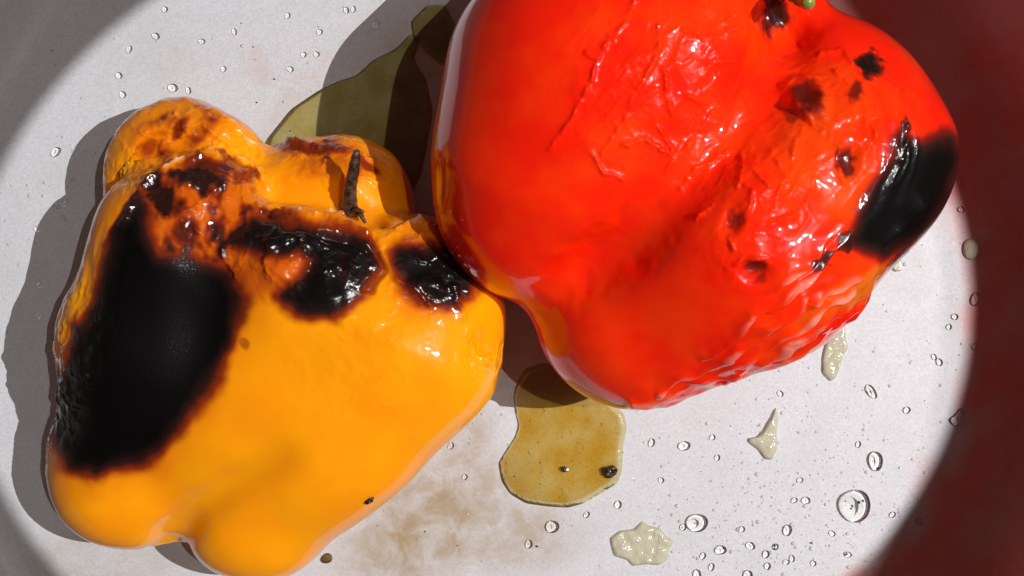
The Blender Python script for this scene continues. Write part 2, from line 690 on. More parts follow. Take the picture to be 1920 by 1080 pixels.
def terraces(uv, V, lines, out, h, w_out, w_in, seed):
    """loose skin lying in steps: each step ends in a steep edge on its outer side"""
    n = fbm(V / 55.0 + seed, 2)
    p = uv + np.stack([fbm(V / 70.0 + seed + 3, 2), fbm(V / 70.0 + seed + 8, 2)], 1).astype(np.float32) * 14
    res = np.zeros(len(V), dtype=np.float32)
    out = np.asarray(out, dtype=np.float32)
    for ln in lines:
        ln = np.asarray(ln, dtype=np.float32)
        best = np.full(len(uv), 1e9, dtype=np.float32)
        sg = np.zeros(len(uv), dtype=np.float32)
        for a, b in zip(ln[:-1], ln[1:]):
            ba = b - a
            t = np.clip(((p - a) @ ba) / (ba @ ba), 0, 1)
            q = p - a - t[:, None] * ba
            d = np.sqrt(np.einsum('ij,ij->i', q, q))
            m = d < best
            best[m] = d[m]
            sg[m] = (q @ out)[m]
        w = np.where(sg > 0, w_out, w_in)
        res = np.maximum(res, h * np.exp(-(best / w) ** 1.5) * np.clip(0.85 + 0.6 * n, 0, 1.5))
    return res


def creases(uv, V, lines, h, w, seed, ns=14.0, var=0.8):
    """sharp raised folds of loose skin along drawn lines, uneven in height"""
    n = fbm(V / ns + seed, 2)
    wob = np.stack([fbm(V / (ns * 2) + seed + 3), fbm(V / (ns * 2) + seed + 8)], 1).astype(np.float32) * 5
    out = np.zeros(len(V), dtype=np.float32)
    for ln in lines:
        d = line_d(uv + wob, ln)
        m = d < 6 * w
        out[m] = np.maximum(out[m], (h * np.exp(-(d[m] / w) ** 1.3) * (0.75 + var * n[m])))
    return out


def build_yellow():
    V, F, N = sculpt(yellow_sdf, (60, 170, -20), (960, 1090, 380), soft=9)
    uv = uv_of(V)
    up = facing(N)
    wob = np.stack([fbm(V / 80.0), fbm(V / 80.0 + 31.0)], 1).astype(np.float32)
    wob2 = np.stack([fbm(V / 18.0 + 5.0), fbm(V / 18.0 + 77.0)], 1).astype(np.float32)
    uw = uv + wob * 13 + wob2 * 1.2
    # --- char
    big = [(222, 420), (262, 380), (268, 440), (290, 488), (355, 500), (420, 518), (442, 560), (436, 620), (402, 690), (362, 750),
           (312, 815), (255, 862), (185, 885), (130, 868), (108, 810), (122, 730), (150, 650), (182, 570), (205, 490)]
    ch = smooth(-58, 26, poly_sd(uw, big))
    gl = 1 - 0.93 * smooth(-5, 22, poly_sd(uw, big)) * smooth(150, 215, uv[:, 0] - (640 - uv[:, 1]) * 0.18)
    ring = [(440, 452), (470, 418), (540, 418), (620, 428), (690, 455), (700, 490), (668, 545), (620, 583), (560, 585), (532, 560), (560, 530), (588, 490), (560, 462), (500, 470)]
    ch = np.maximum(ch, smooth(-50, 20, poly_sd(uw, ring)) * 0.97)
    right = [(748, 468), (800, 472), (860, 488), (885, 515), (872, 548), (838, 570), (800, 560), (768, 525), (752, 500)]
    ch = np.maximum(ch, smooth(-52, 20, poly_sd(uw, right)))
    for cx, cy, rx, ry, an, s in ((225, 470, 40, 90, 15, 0.85), (350, 440, 45, 60, 0, 0.62), (330, 385, 55, 26, 20, 0.55), (395, 310, 85, 26, 5, 0.62),
                                  (455, 330, 40, 30, 30, 0.45), (290, 330, 40, 30, -40, 0.5), (335, 245, 30, 45, 35, 0.42), (270, 280, 30, 40, 30, 0.4),
                                  (462, 651, 22, 13, 20, 0.35), (600, 285, 90, 22, 12, 0.45), (690, 320, 45, 18, 20, 0.4), (320, 800, 60, 50, -40, 0.3), (590, 600, 70, 24, 0, 0.3),
                                  (840, 445, 50, 30, 20, 0.3), (560, 300, 30, 16, 0, 0.5)):
        ch = np.maximum(ch, s * smooth(0, 0.7, ell(uw, cx, cy, rx, ry, an)))
    near_poly = [(60, 700), (150, 520), (215, 410), (243, 372), (298, 318), (335, 300), (400, 288), (455, 296), (492, 325), (500, 360), (486, 386), (560, 394), (640, 408), (700, 434), (716, 470),
                 (745, 425), (790, 408), (840, 420), (870, 470), (960, 560), (960, 760), (600, 1090), (300, 1090), (60, 1000)]
    near = smooth(-5, 7, poly_sd(uv + wob2 * 2, near_poly))
    ch = ch * np.maximum(near, 0.12)
    for cx, cy, rx, ry, an, s in ((335, 240, 22, 48, 38, 0.5), (275, 275, 22, 40, 30, 0.42), (600, 282, 110, 22, 12, 0.55), (690, 315, 50, 14, 22, 0.5), (560, 275, 40, 14, 10, 0.5)):
        ch = np.maximum(ch, s * (1 - near) * smooth(0, 0.7, ell(uw, cx, cy, rx, ry, an)))
    mott = fbm(V / np.array([42, 60, 50]) + 50.0, 3)
    for cx, cy, rx, ry, an, s in ((365, 395, 190, 150, 20, 0.72), (345, 240, 140, 70, -25, 0.34), (610, 285, 130, 45, 12, 0.5), (480, 440, 110, 70, 0, 0.55), (790, 435, 80, 30, 10, 0.25), (600, 430, 130, 40, 12, 0.4)):
        ch = np.maximum(ch, smooth(0, 0.5, ell(uw, cx, cy, rx, ry, an)) * np.clip(s * (0.55 + 1.3 * mott), 0, 0.75) * (1 if cy < 300 else near))
    ch *= up
    # --- caramelised, see-through brown skin
    tint = np.zeros(len(V))
    for cx, cy, rx, ry, an, s in ((370, 400, 190, 140, 15, 1.0), (500, 500, 140, 90, 0, 0.95), (600, 470, 150, 100, 10, 0.9), (340, 240, 160, 100, -25, 0.8),
                                  (230, 380, 90, 140, 25, 0.5), (620, 300, 150, 60, 10, 0.75), (790, 430, 110, 50, 12, 0.55), (815, 540, 110, 80, 10, 0.6), (140, 760, 70, 220, 12, 0.6),
                                  (330, 760, 90, 140, 35, 0.5), (200, 890, 180, 60, -15, 0.35), (690, 420, 50, 60, 0, 0.6), (740, 350, 60, 60, 0, 0.4)):
        tint = np.maximum(tint, s * smooth(0, 0.6, ell(uw, cx, cy, rx, ry, an)))
    tint = tint * np.clip(0.75 + 0.25 * near + smooth(560, 620, uv[:, 0]) * smooth(340, 310, uv[:, 1]), 0, 1) * np.clip(up + 0.3, 0, 1)
    # --- wrinkled, blistered skin
    wr = np.zeros(len(V))
    for cx, cy, rx, ry, an, s in ((370, 330, 230, 170, 10, 1.0), (560, 480, 200, 120, 10, 1.0), (620, 300, 170, 60, 10, 1.0), (800, 510, 150, 120, 15, 0.8), (900, 660, 60, 70, 0, 0.8),
                                  (130, 700, 70, 260, 14, 0.9), (690, 600, 160, 90, 0, 0.35), (690, 690, 260, 160, 0, 0.16), (350, 240, 160, 80, 0, 0.8)):
        wr = np.maximum(wr, s * smooth(0, 0.7, ell(uv, cx, cy, rx, ry, an)))
    big_f = fbm(V / 75.0 + 3.0, 2)
    crease = ridge(V / np.array([46, 46, 46]) + wob2.mean(1, keepdims=True) * 0.25 + 40, 2)
    fold = ridge(V / 28.0 + 12.0, 1)
    disp = 2.5 * fbm(V / 160.0, 2)
    disp = disp + wr * (10.0 * big_f + 7.0 * np.clip(crease - 0.85, 0, 1) + 3.0 * np.clip(fold - 0.65, 0, 1))
    disp = disp + creases(uv, V, [[(255, 375), (290, 330), (330, 305), (400, 292), (470, 305), (495, 335)], [(300, 410), (360, 395), (420, 350)], [(360, 430), (420, 470), (440, 520)],
                                  [(470, 310), (450, 350), (460, 390)], [(480, 392), (560, 398), (640, 412), (695, 440), (712, 480)], [(330, 210), (350, 250), (300, 275)], [(380, 235), (440, 280)],
                                  [(545, 268), (620, 275), (690, 298)], [(560, 290), (600, 300), (640, 330)], [(660, 330), (730, 345)], [(730, 440), (780, 418), (840, 440)], [(760, 450), (800, 440)],
                                  [(500, 470), (530, 455), (570, 452), (575, 480)], [(500, 480), (510, 530)], [(230, 420), (265, 370)], [(850, 540), (858, 570), (868, 600)], [(740, 520), (780, 545), (810, 575)],
                                  [(890, 650), (905, 690)], [(915, 640), (912, 680)], [(640, 600), (660, 590)]], 6.5, 5.0, 2.0) * up
    shoulder = creases(uv, V, [[(236, 395), (262, 362), (300, 322), (345, 300), (400, 290), (455, 300), (488, 322)], [(484, 388), (560, 396), (640, 410), (695, 438)], [(370, 205), (410, 215), (450, 245), (480, 275)],
                                [(540, 268), (600, 275), (680, 296)], [(745, 432), (790, 418), (835, 430)]], 6.5, 4.5, 31.0, 22.0, 0.9)
    disp = disp + shoulder * up
    disp = disp - 22 * np.exp(-(line_d(uv, [(312, 1010), (370, 958), (430, 918), (490, 884), (570, 845), (660, 800)]) / 36) ** 2) * up * smooth(620, 400, uv[:, 0])
    # raised glossy blisters on the char
    disp = disp + 16 * smooth(0, 0.9, ell(uw, 618, 515, 60, 46, -45)) + 10 * smooth(0, 0.9, ell(uw, 520, 505, 50, 36, 0)) + 10 * smooth(0, 0.9, ell(uw, 800, 540, 46, 26, 25))
    disp = disp - 10 * smooth(16, 0, line_d(uw, [(690, 470), (640, 440), (560, 415), (480, 400)])) * up
    disp = disp - 8 * smooth(12, 0, line_d(uw, [(700, 440), (716, 500), (690, 540)])) * up
    # lengthwise folds on the left flank
    flank = smooth(0, 0.7, ell(uv, 150, 640, 75, 330, 16))
    dirv = np.array([-0.24, 0.97], dtype=np.float32)
    s_ = uv @ dirv
    t_ = uv @ np.array([0.97, 0.24], dtype=np.float32)
    disp = disp + flank * 3.0 * (ridge(np.stack([t_ / 16, s_ / 85, V[:, 2] / 22], 1).astype(np.float32), 1) - 0.6)
    disp = disp * np.clip(V[:, 2] / 30, 0, 1)
    V2 = V + N * disp[:, None].astype(np.float32)
    peel_sheen = smooth(4.0, 8.0, shoulder) * 0.7 * up  # pale loosened skin on the shoulders, painting white glint lines too
    return V2, F, {'char': ch, 'tint': tint, 'gloss': np.clip(gl, 0.05, 1), 'wrinkle': wr, 'peel_sheen': peel_sheen}


def place_pepper(name, label, V, F, attrs, mat, base):
    root = empty(name, W(base[0], base[1], 0))
    tag(root, label, 'bell pepper')
    w = np.stack([(V[:, 0] - base[0]) * S, (base[1] - V[:, 1]) * S, V[:, 2] * S], 1)
    mesh_obj('flesh', w, F[:, ::-1].copy(), mat, root, attrs=attrs)
    return root


def tube(path, radii, seg=10, jitter=0.0):
    """swept tube, path in floor-pixel units"""
    path = np.asarray(path, float)
    V, F = [], []
    n = len(path)
    for i in range(n):
        t = path[min(i + 1, n - 1)] - path[max(i - 1, 0)]
        t /= np.linalg.norm(t)
        a = np.cross(t, [0.3, 0.2, 0.93])
        a /= np.linalg.norm(a)
        b = np.cross(t, a)
        for s in range(seg):
            g = 2 * math.pi * s / seg
            r = radii[i] * (1 + jitter * random.uniform(-1, 1))
            V.append(path[i] + r * (a * math.cos(g) + b * math.sin(g)))
    for i in range(n - 1):
        for s in range(seg):
            q = (s + 1) % seg
            F.append((i * seg + s, (i + 1) * seg + s, (i + 1) * seg + q, i * seg + q))
    F.append(tuple(range(seg)))
    F.append(tuple(range((n - 1) * seg, n * seg))[::-1])
    return np.array(V), F


def part_from_px(name, V, F, mat, root, base, smooth_=True):
    w = np.stack([(V[:, 0] - base[0]) * S, (base[1] - V[:, 1]) * S, V[:, 2] * S], 1)
    return mesh_obj(name, w, F, mat, root, smooth_)


def P3(px, py, z):
    return scr(px, py, z, 1)[:3]


V, F, at = build_yellow()
YB = (480.0, 650.0)
yel = place_pepper('yellow_bell_pepper', 'yellow bell pepper lying on its side with large black charred patch', V, F, at, M_YEL, YB)


def spline(pts, n):
    pts = np.asarray(pts, float)
    t = np.linspace(0, len(pts) - 1, n)
    return np.stack([np.interp(t, np.arange(len(pts)), pts[:, k]) for k in range(pts.shape[1])], 1)


sp = spline([P3(655, 408, 190), P3(655, 385, 225), P3(657, 350, 250), P3(663, 315, 272), P3(669, 283, 290)], 22)
rad = np.interp(np.arange(22), [0, 4, 10, 17, 21], [17, 14, 12, 9, 5.5])
Vs, Fs = tube(sp, rad, 12, 0.14)
part_from_px('stem', Vs, Fs, M_STEM, yel, YB)
for pts in ([(662, 398, 215), (676, 402, 232), (685, 418, 236)], [(645, 400, 215), (636, 405, 222), (633, 415, 222)], [(655, 400, 215), (668, 392, 240), (682, 398, 246)]):
    q = spline([P3(*p) for p in pts], 9)
    Vs, Fs = tube(q, np.interp(np.arange(9), [0, 8], [7, 2.5]), 8, 0.2)
    part_from_px('calyx', Vs, Fs, M_STEM, yel, YB)


# ------------------------------------------------------------------ red pepper
def red_sdf(P):
    K = 70
    L = lobe(P, [(1012, 395, 250, 178), (1033, 330, 270, 214), (1090, 150, 285, 236), (1190, 10, 275, 205), (1330, -40, 265, 160)], K)
    N_ = lobe(P, [(1180, 280, 290, 195), (1270, 150, 295, 205), (1360, 20, 270, 165)], K)
    R = lobe(P, [(1190, 575, 235, 196), (1388, 440, 305, 236), (1545, 285, 285, 222), (1535, 190, 270, 160)], K)
    M = lobe(P, [(1150, 430, 170, 165), (1350, 200, 230, 220)], K)
    d = smin(L, N_, 110)
    d = smin(d, M, 40)
    d = smin(d, R, 48)
    cav = capsule(P, scr(1492, -40, 500, 62), scr(1470, 5, 420, 46))
    h = np.maximum(60 - np.abs(d + cav), 0) / 60
    d = np.maximum(d, -cav) + h * h * 15
    fl = 4.0 - P[:, 2]
    h = np.maximum(20 - np.abs(d - fl), 0) / 20
    return np.maximum(d, fl) + h * h * 5


def build_red():
    V, F, N = sculpt(red_sdf, (800, -300, -20), (1760, 770, 600), soft=60)
    uv = uv_of(V)
    up = facing(N)
    wob = np.stack([fbm(V / 80.0 + 9), fbm(V / 80.0 + 61.0)], 1).astype(np.float32)
    wob2 = np.stack([fbm(V / 18.0 + 15.0), fbm(V / 18.0 + 97.0)], 1).astype(np.float32)
    uw = uv + wob * 9 + wob2 * 1.0
    patch = [(1692, 262), (1730, 285), (1775, 262), (1800, 300), (1775, 372), (1720, 440), (1650, 468), (1612, 442), (1622, 400), (1655, 345), (1680, 300)]
    ch = smooth(-48, 16, poly_sd(uw, patch))
    gl = 1 - 0.85 * smooth(0, 20, poly_sd(uw, patch))
    for cx, cy, rx, ry, an, s in ((1632, 118, 46, 34, 45, 0.85), (1585, 305, 32, 50, 10, 0.55), (1412, 505, 45, 34, 0, 0.5), (1372, 412, 28, 44, 10, 0.42),
                                  (1458, 25, 40, 44, 40, 0.78), (1510, 185, 50, 66, -30, 0.56), (1605, 175, 24, 40, 20, 0.45), (1695, 245, 18, 50, 10, 0.6), (1590, 450, 50, 34, -35, 0.7),
                                  (1540, 490, 55, 20, -40, 0.62), (1690, 480, 70, 14, -40, 0.8), (1480, 210, 20, 60, -40, 0.4)):
        ch = np.maximum(ch, s * smooth(0, 0.8, ell(uw + wob2 * 9, cx, cy, rx, ry, an)))
    ch *= up
    tint = np.zeros(len(V))
    for cx, cy, rx, ry, an, s in ((1620, 530, 110, 28, -36, 1.0), (1600, 330, 60, 130, 25, 0.35), (1540, 250, 130, 190, 0, 0.22), (1560, 560, 120, 30, -36, 0.5)):
        tint = np.maximum(tint, s * smooth(0, 0.7, ell(uw, cx, cy, rx, ry, an)))
    wr = np.zeros(len(V))
    for cx, cy, rx, ry, an, s in ((1190, 130, 210, 260, 25, 0.9), (1380, 90, 220, 190, 0, 0.95), (1430, 330, 200, 170, 0, 1.0), (1560, 230, 210, 190, 0, 0.8), (1330, 250, 160, 150, 0, 0.7),
                                  (1400, 470, 130, 110, 0, 0.8)):
        wr = np.maximum(wr, s * smooth(0, 0.8, ell(uv, cx, cy, rx, ry, an)))
    lump = fbm(V / 60.0 + 23.0, 2)
    # folds that run along the pepper, from its stem to its tip
    dr = np.array([-0.62, 0.78], dtype=np.float32)
    s_ = uv @ dr
    t_ = uv @ np.array([0.78, 0.62], dtype=np.float32)
    along = np.stack([t_ / 36 + wob[:, 0] * 0.5, s_ / 120 + wob[:, 1] * 0.3, V[:, 2] / 60], 1).astype(np.float32)
    crease = ridge(along, 2)
    fold = ridge(V / 26.0 + 12.0 + wob.mean(1, keepdims=True), 1)
    disp = 3.0 * fbm(V / 190.0 + 2, 2)
    disp = disp + wr * (4.5 * lump + 4.2 * np.clip(crease - 0.95, 0, 1) + 2.6 * np.clip(fold - 0.7, 0, 1) + 1.6 * np.clip(ridge(V / 13.0 + 3, 1) - 0.72, 0, 1))
    # tight streaky folds low on the right flank
    low = smooth(0, 0.55, ell(uv, 1460, 635, 330, 75, -32))
    d2 = np.array([0.85, -0.53], dtype=np.float32)
    a_ = uv @ d2
    b_ = uv @ np.array([0.53, 0.85], dtype=np.float32)
    st = ridge(np.stack([b_ / 30 + wob[:, 0] * 0.5, a_ / 200 + wob[:, 1] * 0.4, V[:, 2] / 90], 1).astype(np.float32), 1)
    disp = disp + low * 4.0 * (st - 0.7) * smooth(0.15, 0.45, N[:, 2])
    # curved folds round the right shoulder
    sh = smooth(0, 0.6, ell(uv, 1650, 250, 110, 200, 10))
    rr = np.hypot(uv[:, 0] - 1450, uv[:, 1] - 260)
    disp = disp + sh * 3.5 * (ridge(np.stack([rr / 24 + wob[:, 0] * 0.4, np.arctan2(uv[:, 1] - 260, uv[:, 0] - 1450) * 1.6, V[:, 2] / 90], 1).astype(np.float32), 1) - 0.6)
    disp = disp + creases(uv, V, [[(1035, 275), (1075, 215), (1110, 150), (1140, 70)], [(1118, 300), (1160, 235), (1195, 170), (1225, 110), (1235, 50)], [(1108, 285), (1135, 325), (1165, 335)],
                                  [(1165, 270), (1210, 262), (1262, 295)], [(1235, 240), (1260, 285)], [(1315, 240), (1345, 195)], [(1245, 130), (1250, 180), (1258, 215)], [(1330, 120), (1390, 112)], [(1360, 40), (1400, 15)],
                                  [(1150, 75), (1180, 20), (1195, -10)], [(1365, 60), (1385, 50), (1400, 60)], [(1388, 285), (1392, 330), (1384, 350)], [(1400, 345), (1412, 360), (1400, 400)], [(1448, 275), (1460, 310), (1472, 335), (1458, 365)],
                                  [(1415, 320), (1440, 350)], [(1380, 395), (1362, 425), (1378, 465)], [(1370, 500), (1400, 485), (1440, 490)], [(1490, 260), (1485, 300)], [(1540, 95), (1580, 95), (1612, 130), (1625, 150)],
                                  [(1560, 135), (1600, 165)], [(1465, 165), (1495, 135), (1545, 150), (1560, 180), (1545, 225)], [(1482, 188), (1510, 220), (1540, 248)], [(1675, 150), (1698, 180), (1700, 235), (1690, 300)],
                                  [(1575, 265), (1570, 300), (1582, 340)], [(1640, 230), (1640, 260), (1620, 290)], [(1425, -5), (1450, 30), (1472, 50)], [(1270, 350), (1320, 300), (1370, 270)], [(1250, 320), (1300, 260)],
                                  [(1300, 410), (1330, 380)], [(1285, 60), (1330, 75)], [(1290, 180), (1330, 195)], [(1100, 100), (1125, 110)], [(1445, 420), (1490, 400)]], 6.0, 4.5, 6.0) * up
    ter = terraces(uv, V, [[(1190, 752), (1290, 728), (1390, 684), (1500, 618), (1600, 540), (1665, 470)], [(1240, 728), (1330, 690), (1430, 628), (1510, 560)], [(1330, 668), (1400, 622), (1470, 560), (1540, 496)],
                                   [(1420, 600), (1490, 552), (1560, 470), (1590, 440)], [(1460, 540), (1520, 492), (1570, 430)], [(1530, 575), (1600, 520), (1660, 450), (1720, 380)], [(1300, 745), (1420, 705), (1530, 640), (1620, 565)], [(1380, 660), (1450, 610), (1500, 572)], [(1360, 715), (1450, 672), (1520, 628)], [(1250, 750), (1340, 722)], [(1480, 650), (1560, 596), (1620, 540)], [(1300, 702), (1370, 668)], [(1450, 585), (1500, 530)]],
                           (0.53, 0.85), 11.5, 4.5, 17.0, 13.0) * smooth(0.12, 0.42, N[:, 2])
    disp = disp + ter
    peel_sheen = np.clip(smooth(8.0, 12.0, ter) * 0.8, 0, 1)  # pale loosened skin on step edges, with painted reflections of the bright floor
    dv = line_d(uv + wob * 12, [(960, 580), (1060, 525), (1160, 470), (1290, 372), (1390, 240), (1440, 130), (1485, 50)])
    disp = disp - 34 * np.exp(-(dv / 52) ** 2) * np.clip(0.62 + 0.3 * smooth(1290, 1120, uv[:, 0]) + 0.4 * smooth(1400, 1480, uv[:, 0]), 0, 1) * (0.2 + 0.8 * smooth(965, 1110, uv[:, 0]))
    # blisters and dents
    disp = disp + 13 * smooth(0, 0.5, ell(uw, 1512, 178, 46, 62, -35)) - 9 * smooth(0, 0.9, ell(uw, 1512, 178, 30, 40, -35))
    disp = disp - 14 * smooth(0, 0.9, ell(uw, 1412, 510, 46, 26, 0)) - 10 * smooth(0, 0.9, ell(uw, 1370, 415, 26, 44, 10)) - 9 * smooth(0, 0.9, ell(uw, 1592, 300, 26, 50, 10))
    disp = disp - 8 * smooth(14, 0, line_d(uw, [(1440, -10), (1462, 30), (1500, 55)])) * up
    disp = disp - 6 * smooth(10, 0, line_d(uw, [(1480, 200), (1505, 230), (1540, 245)])) * up
    disp = disp * np.clip(V[:, 2] / 30, 0, 1)
    V2 = V + N * disp[:, None].astype(np.float32)
    wr2 = wr * (1 - 0.9 * low)
    return V2, F, {'char': ch, 'tint': tint, 'gloss': np.clip(gl, 0.05, 1), 'wrinkle': wr2, 'peel_sheen': peel_sheen}


V, F, at = build_red()
RB = (1300.0, 260.0)
red = place_pepper('red_bell_pepper', 'red bell pepper with blistered wrinkled skin and black burn at its right', V, F, at, M_RED, RB)
q = spline([P3(1488, -20, 400), P3(1502, -6, 470), P3(1512, 2, 520), P3(1517, 6, 540)], 12)
Vs, Fs = tube(q, np.interp(np.arange(12), [0, 11], [18, 9]), 12, 0.08)
part_from_px('stem', Vs, Fs, M_GREEN, red, RB)


# ------------------------------------------------------------------ juices on the pan floor
def blob_mesh(outline, height, rings=10, seg=72, edge=0.35, rough=0.0, seed=0):
    """domed puddle over a closed outline (floor-pixel units)"""
    o = np.asarray(outline, float)
    c = o.mean(0)
    # resample the outline smoothly by arc length
    cl = np.concatenate([o, o[:1]])
    s = np.concatenate([[0], np.cumsum(np.linalg.norm(np.diff(cl, axis=0), axis=1))])
    u = np.linspace(0, s[-1], seg, endpoint=False)
    R = np.stack([np.interp(u, s, cl[:, k]) for k in range(2)], 1)
    for _ in range(2 if len(o) > 8 else 3):
        R = 0.5 * R + 0.25 * (np.roll(R, 1, 0) + np.roll(R, -1, 0))
    V, T = [], []
    rg = np.random.default_rng(seed)
    for k in range(rings):
        f = 1 - k / rings
        f = f ** 0.8
        for p in R:
            q = c + (p - c) * f
            d = 1 - f
            prof = math.sqrt(max(0, 1 - max(0, 1 - d / edge) ** 2)) if d < edge else 1.0
            z = 0.6 + height * prof
            V.append((q[0], q[1], z))
            T.append(prof)
    V.append((c[0], c[1], 0.6 + height))
    T.append(1.0)
    V = np.array(V)
    if rough:
        n = perlin(np.stack([V[:, 0] / 14, V[:, 1] / 14, np.full(len(V), seed * 3.1)], 1))
        V[:, 2] += rough * n * np.array(T)
    F = []
    for k in range(rings - 1):
        for a in range(seg):
            b = (a + 1) % seg
            F.append((k * seg + a, k * seg + b, (k + 1) * seg + b, (k + 1) * seg + a))
    for a in range(seg):
        F.append(((rings - 1) * seg + a, (rings - 1) * seg + (a + 1) % seg, rings * seg))
    a, b, d_ = F[0][0], F[0][1], F[0][2]
    nz = (V[b, 0] - V[a, 0]) * (V[d_, 1] - V[a, 1]) - (V[b, 1] - V[a, 1]) * (V[d_, 0] - V[a, 0])
    if nz > 0: F = [f[::-1] for f in F]          # y runs down the photograph
    return V, F, np.array(T), c


def bead_mesh(outline, up, down, seg=40, rings=14):
    """closed, rounded drop over an outline: domed above, flatter below"""
    o = np.asarray(outline, float)
    c = o.mean(0)
    cl = np.concatenate([o, o[:1]])
    s = np.concatenate([[0], np.cumsum(np.linalg.norm(np.diff(cl, axis=0), axis=1))])
    u = np.linspace(0, s[-1], seg, endpoint=False)
    R = np.stack([np.interp(u, s, cl[:, k]) for k in range(2)], 1)
    for _ in range(4):
        R = 0.5 * R + 0.25 * (np.roll(R, 1, 0) + np.roll(R, -1, 0))
    R = (R - c) * [1, -1]
    if np.sum(R[:, 0] * np.roll(R[:, 1], -1) - R[:, 1] * np.roll(R[:, 0], -1)) < 0: R = R[::-1]
    V, F = [(0, 0, 0)], []
    for k in range(1, rings):
        a = -math.pi / 2 + math.pi * k / rings
        z = down + (down if a < 0 else up) * math.sin(a)
        for p in R: V.append((p[0] * math.cos(a), p[1] * math.cos(a), z))
    V.append((0, 0, down + up))
    V = np.array(V)
    V[:, 2] += 0.02 * up
    for a in range(seg):
        b = (a + 1) % seg
        F.append((0, 1 + b, 1 + a))
        for k in range(rings - 2):
            q = 1 + k * seg
            F.append((q + a, q + b, q + seg + b, q + seg + a))
        q = 1 + (rings - 2) * seg
        F.append((q + a, q + b, len(V) - 1))
    return V, F, c


def drop(name, label, cat, outline, up, down, mat, z=0.0):
    V, F, c = bead_mesh(outline, up, down)
    o = mesh_obj(name, V * S, F, mat)
    o.location = W(c[0], c[1], z)
    o.cycles.is_caustics_caster = True
    return tag(o, label, cat)


def puddle(name, label, cat, outline, height, mat, group=None, lip=0, **kw):
    V, F, T, c = blob_mesh(outline, height, **kw)
    if lip:
        T = np.where(np.arange(len(T)) < lip * kw['seg'], 0.12, T)
    w = np.stack([(V[:, 0] - c[0]) * S, (c[1] - V[:, 1]) * S, V[:, 2] * S], 1)
    o = mesh_obj(name, w, F, mat, None, True, {'thick': T})
    o.location = W(c[0], c[1], 0)
    return tag(o, label, cat, group)


puddle('juice_puddle', 'golden brown puddle of cooking juice below the red pepper', 'puddle',
       [(985, 690), (1020, 680), (1075, 700), (1125, 735), (1170, 775), (1176, 800), (1168, 840), (1167, 882), (1158, 906), (1128, 924), (1094, 944), (1066, 952), (1030, 950),
        (986, 944), (956, 926), (940, 902), (934, 868), (948, 845), (966, 818), (972, 795), (966, 770), (962, 742), (970, 715)], 6, M_OIL, rings=26, seg=200, edge=0.10, lip=3)
puddle('oil_puddle', 'olive film of oil in the shade between both peppers', 'puddle',
       [(495, 268), (545, 205), (600, 168), (640, 150), (668, 142), (700, 112), (742, 92), (772, 60), (790, 72), (775, 110), (800, 150), (812, 210), (790, 330), (740, 420), (620, 440), (520, 380)], 4, M_OLIVE, rings=14, seg=160, edge=0.1)
puddle('oil_puddle', 'olive oil spot beside the top left edge of the red pepper', 'puddle',
       [(770, 40), (800, 10), (835, 8), (850, 40), (868, 80), (860, 110), (830, 125), (800, 100), (775, 75)], 4, M_OLIVE, rings=10, seg=80, edge=0.2)

puddle('juice_smear', 'pale cloudy patch of juice with bubbles near the bottom edge', 'juice smear',
       [(1142, 1010), (1160, 995), (1188, 992), (1204, 976), (1215, 985), (1238, 990), (1250, 1005), (1266, 1014), (1254, 1030), (1254, 1048), (1236, 1060), (1210, 1058), (1185, 1062), (1176, 1050), (1150, 1042)],
       6, M_CREAM, rings=12, seg=100, edge=0.25, rough=2.5, seed=4)
puddle('juice_dribble', 'pale cloudy dribble with a pointed tail below the red pepper', 'juice dribble',
       [(1455, 762), (1460, 785), (1456, 810), (1458, 840), (1448, 862), (1434, 862), (1420, 843), (1402, 830), (1400, 822), (1418, 820), (1432, 806), (1440, 790), (1450, 775)],
       9, M_CREAM, rings=10, seg=90, edge=0.5, rough=1.0, seed=5)
puddle('juice_dribble', 'long cream coloured dribble emerging from under the red pepper', 'juice dribble',
       [(1548, 640), (1570, 612), (1584, 600), (1587, 640), (1591, 652), (1582, 665), (1574, 690), (1568, 708), (1556, 716), (1548, 708), (1540, 700), (1541, 670)],
       7, M_CREAM, rings=10, seg=90, edge=0.3, rough=2.0, seed=6)
puddle('juice_dribble', 'small cream dribble beside the charred end of the red pepper', 'juice dribble',
       [(1668, 498), (1684, 480), (1692, 490), (1690, 508), (1676, 510)], 6, M_CREAM, rings=8, seg=48, edge=0.4, seed=7)


def ring(cx, cy, r, sx=1.0, ang=0.0, wob=0.08, n=20):
    ph = random.uniform(0, 6.28)
    out = []
    for k in range(n):
        t = 2 * math.pi * k / n
        q = r * (1 + wob * math.sin(2 * t + ph) + wob * 0.5 * math.sin(3 * t + 2 * ph))
        x, y = q * sx * math.cos(t), q * math.sin(t)
        a = math.radians(ang)
        out.append((cx + x * math.cos(a) - y * math.sin(a), cy + x * math.sin(a) + y * math.cos(a)))
    return out


drop('juice_drop', 'largest round drop, near the lower right curve of the pan', 'drop',
       [(1604, 916), (1622, 920), (1631, 935), (1632, 955), (1624, 972), (1606, 982), (1586, 975), (1572, 958), (1569, 938), (1580, 924)], 12.7, 3.6, M_DROP)
drop('juice_drop', 'oval drop directly above the largest drop', 'drop', ring(1641, 864, 15, 1.25, 70), 9.3, 2.7, M_DROP)
drop('juice_drop', 'round drop beside the cloudy bubbly patch of juice', 'drop', ring(1307, 980, 19, 1.05), 10.1, 2.9, M_DROP)
puddle('juice_drop', 'cream drop on the dark edge right of the charred pepper end', 'drop', ring(1820, 467, 17, 1.2, 70), 11, M_CREAM, rings=10, seg=48, edge=0.95)
drop('juice_drop', 'ragged pale drop lying on the right curve of the pan floor', 'drop',
       [(1803, 762), (1812, 775), (1806, 792), (1797, 803), (1785, 796), (1778, 786), (1790, 778)], 8.5, 2.4, M_DROP)
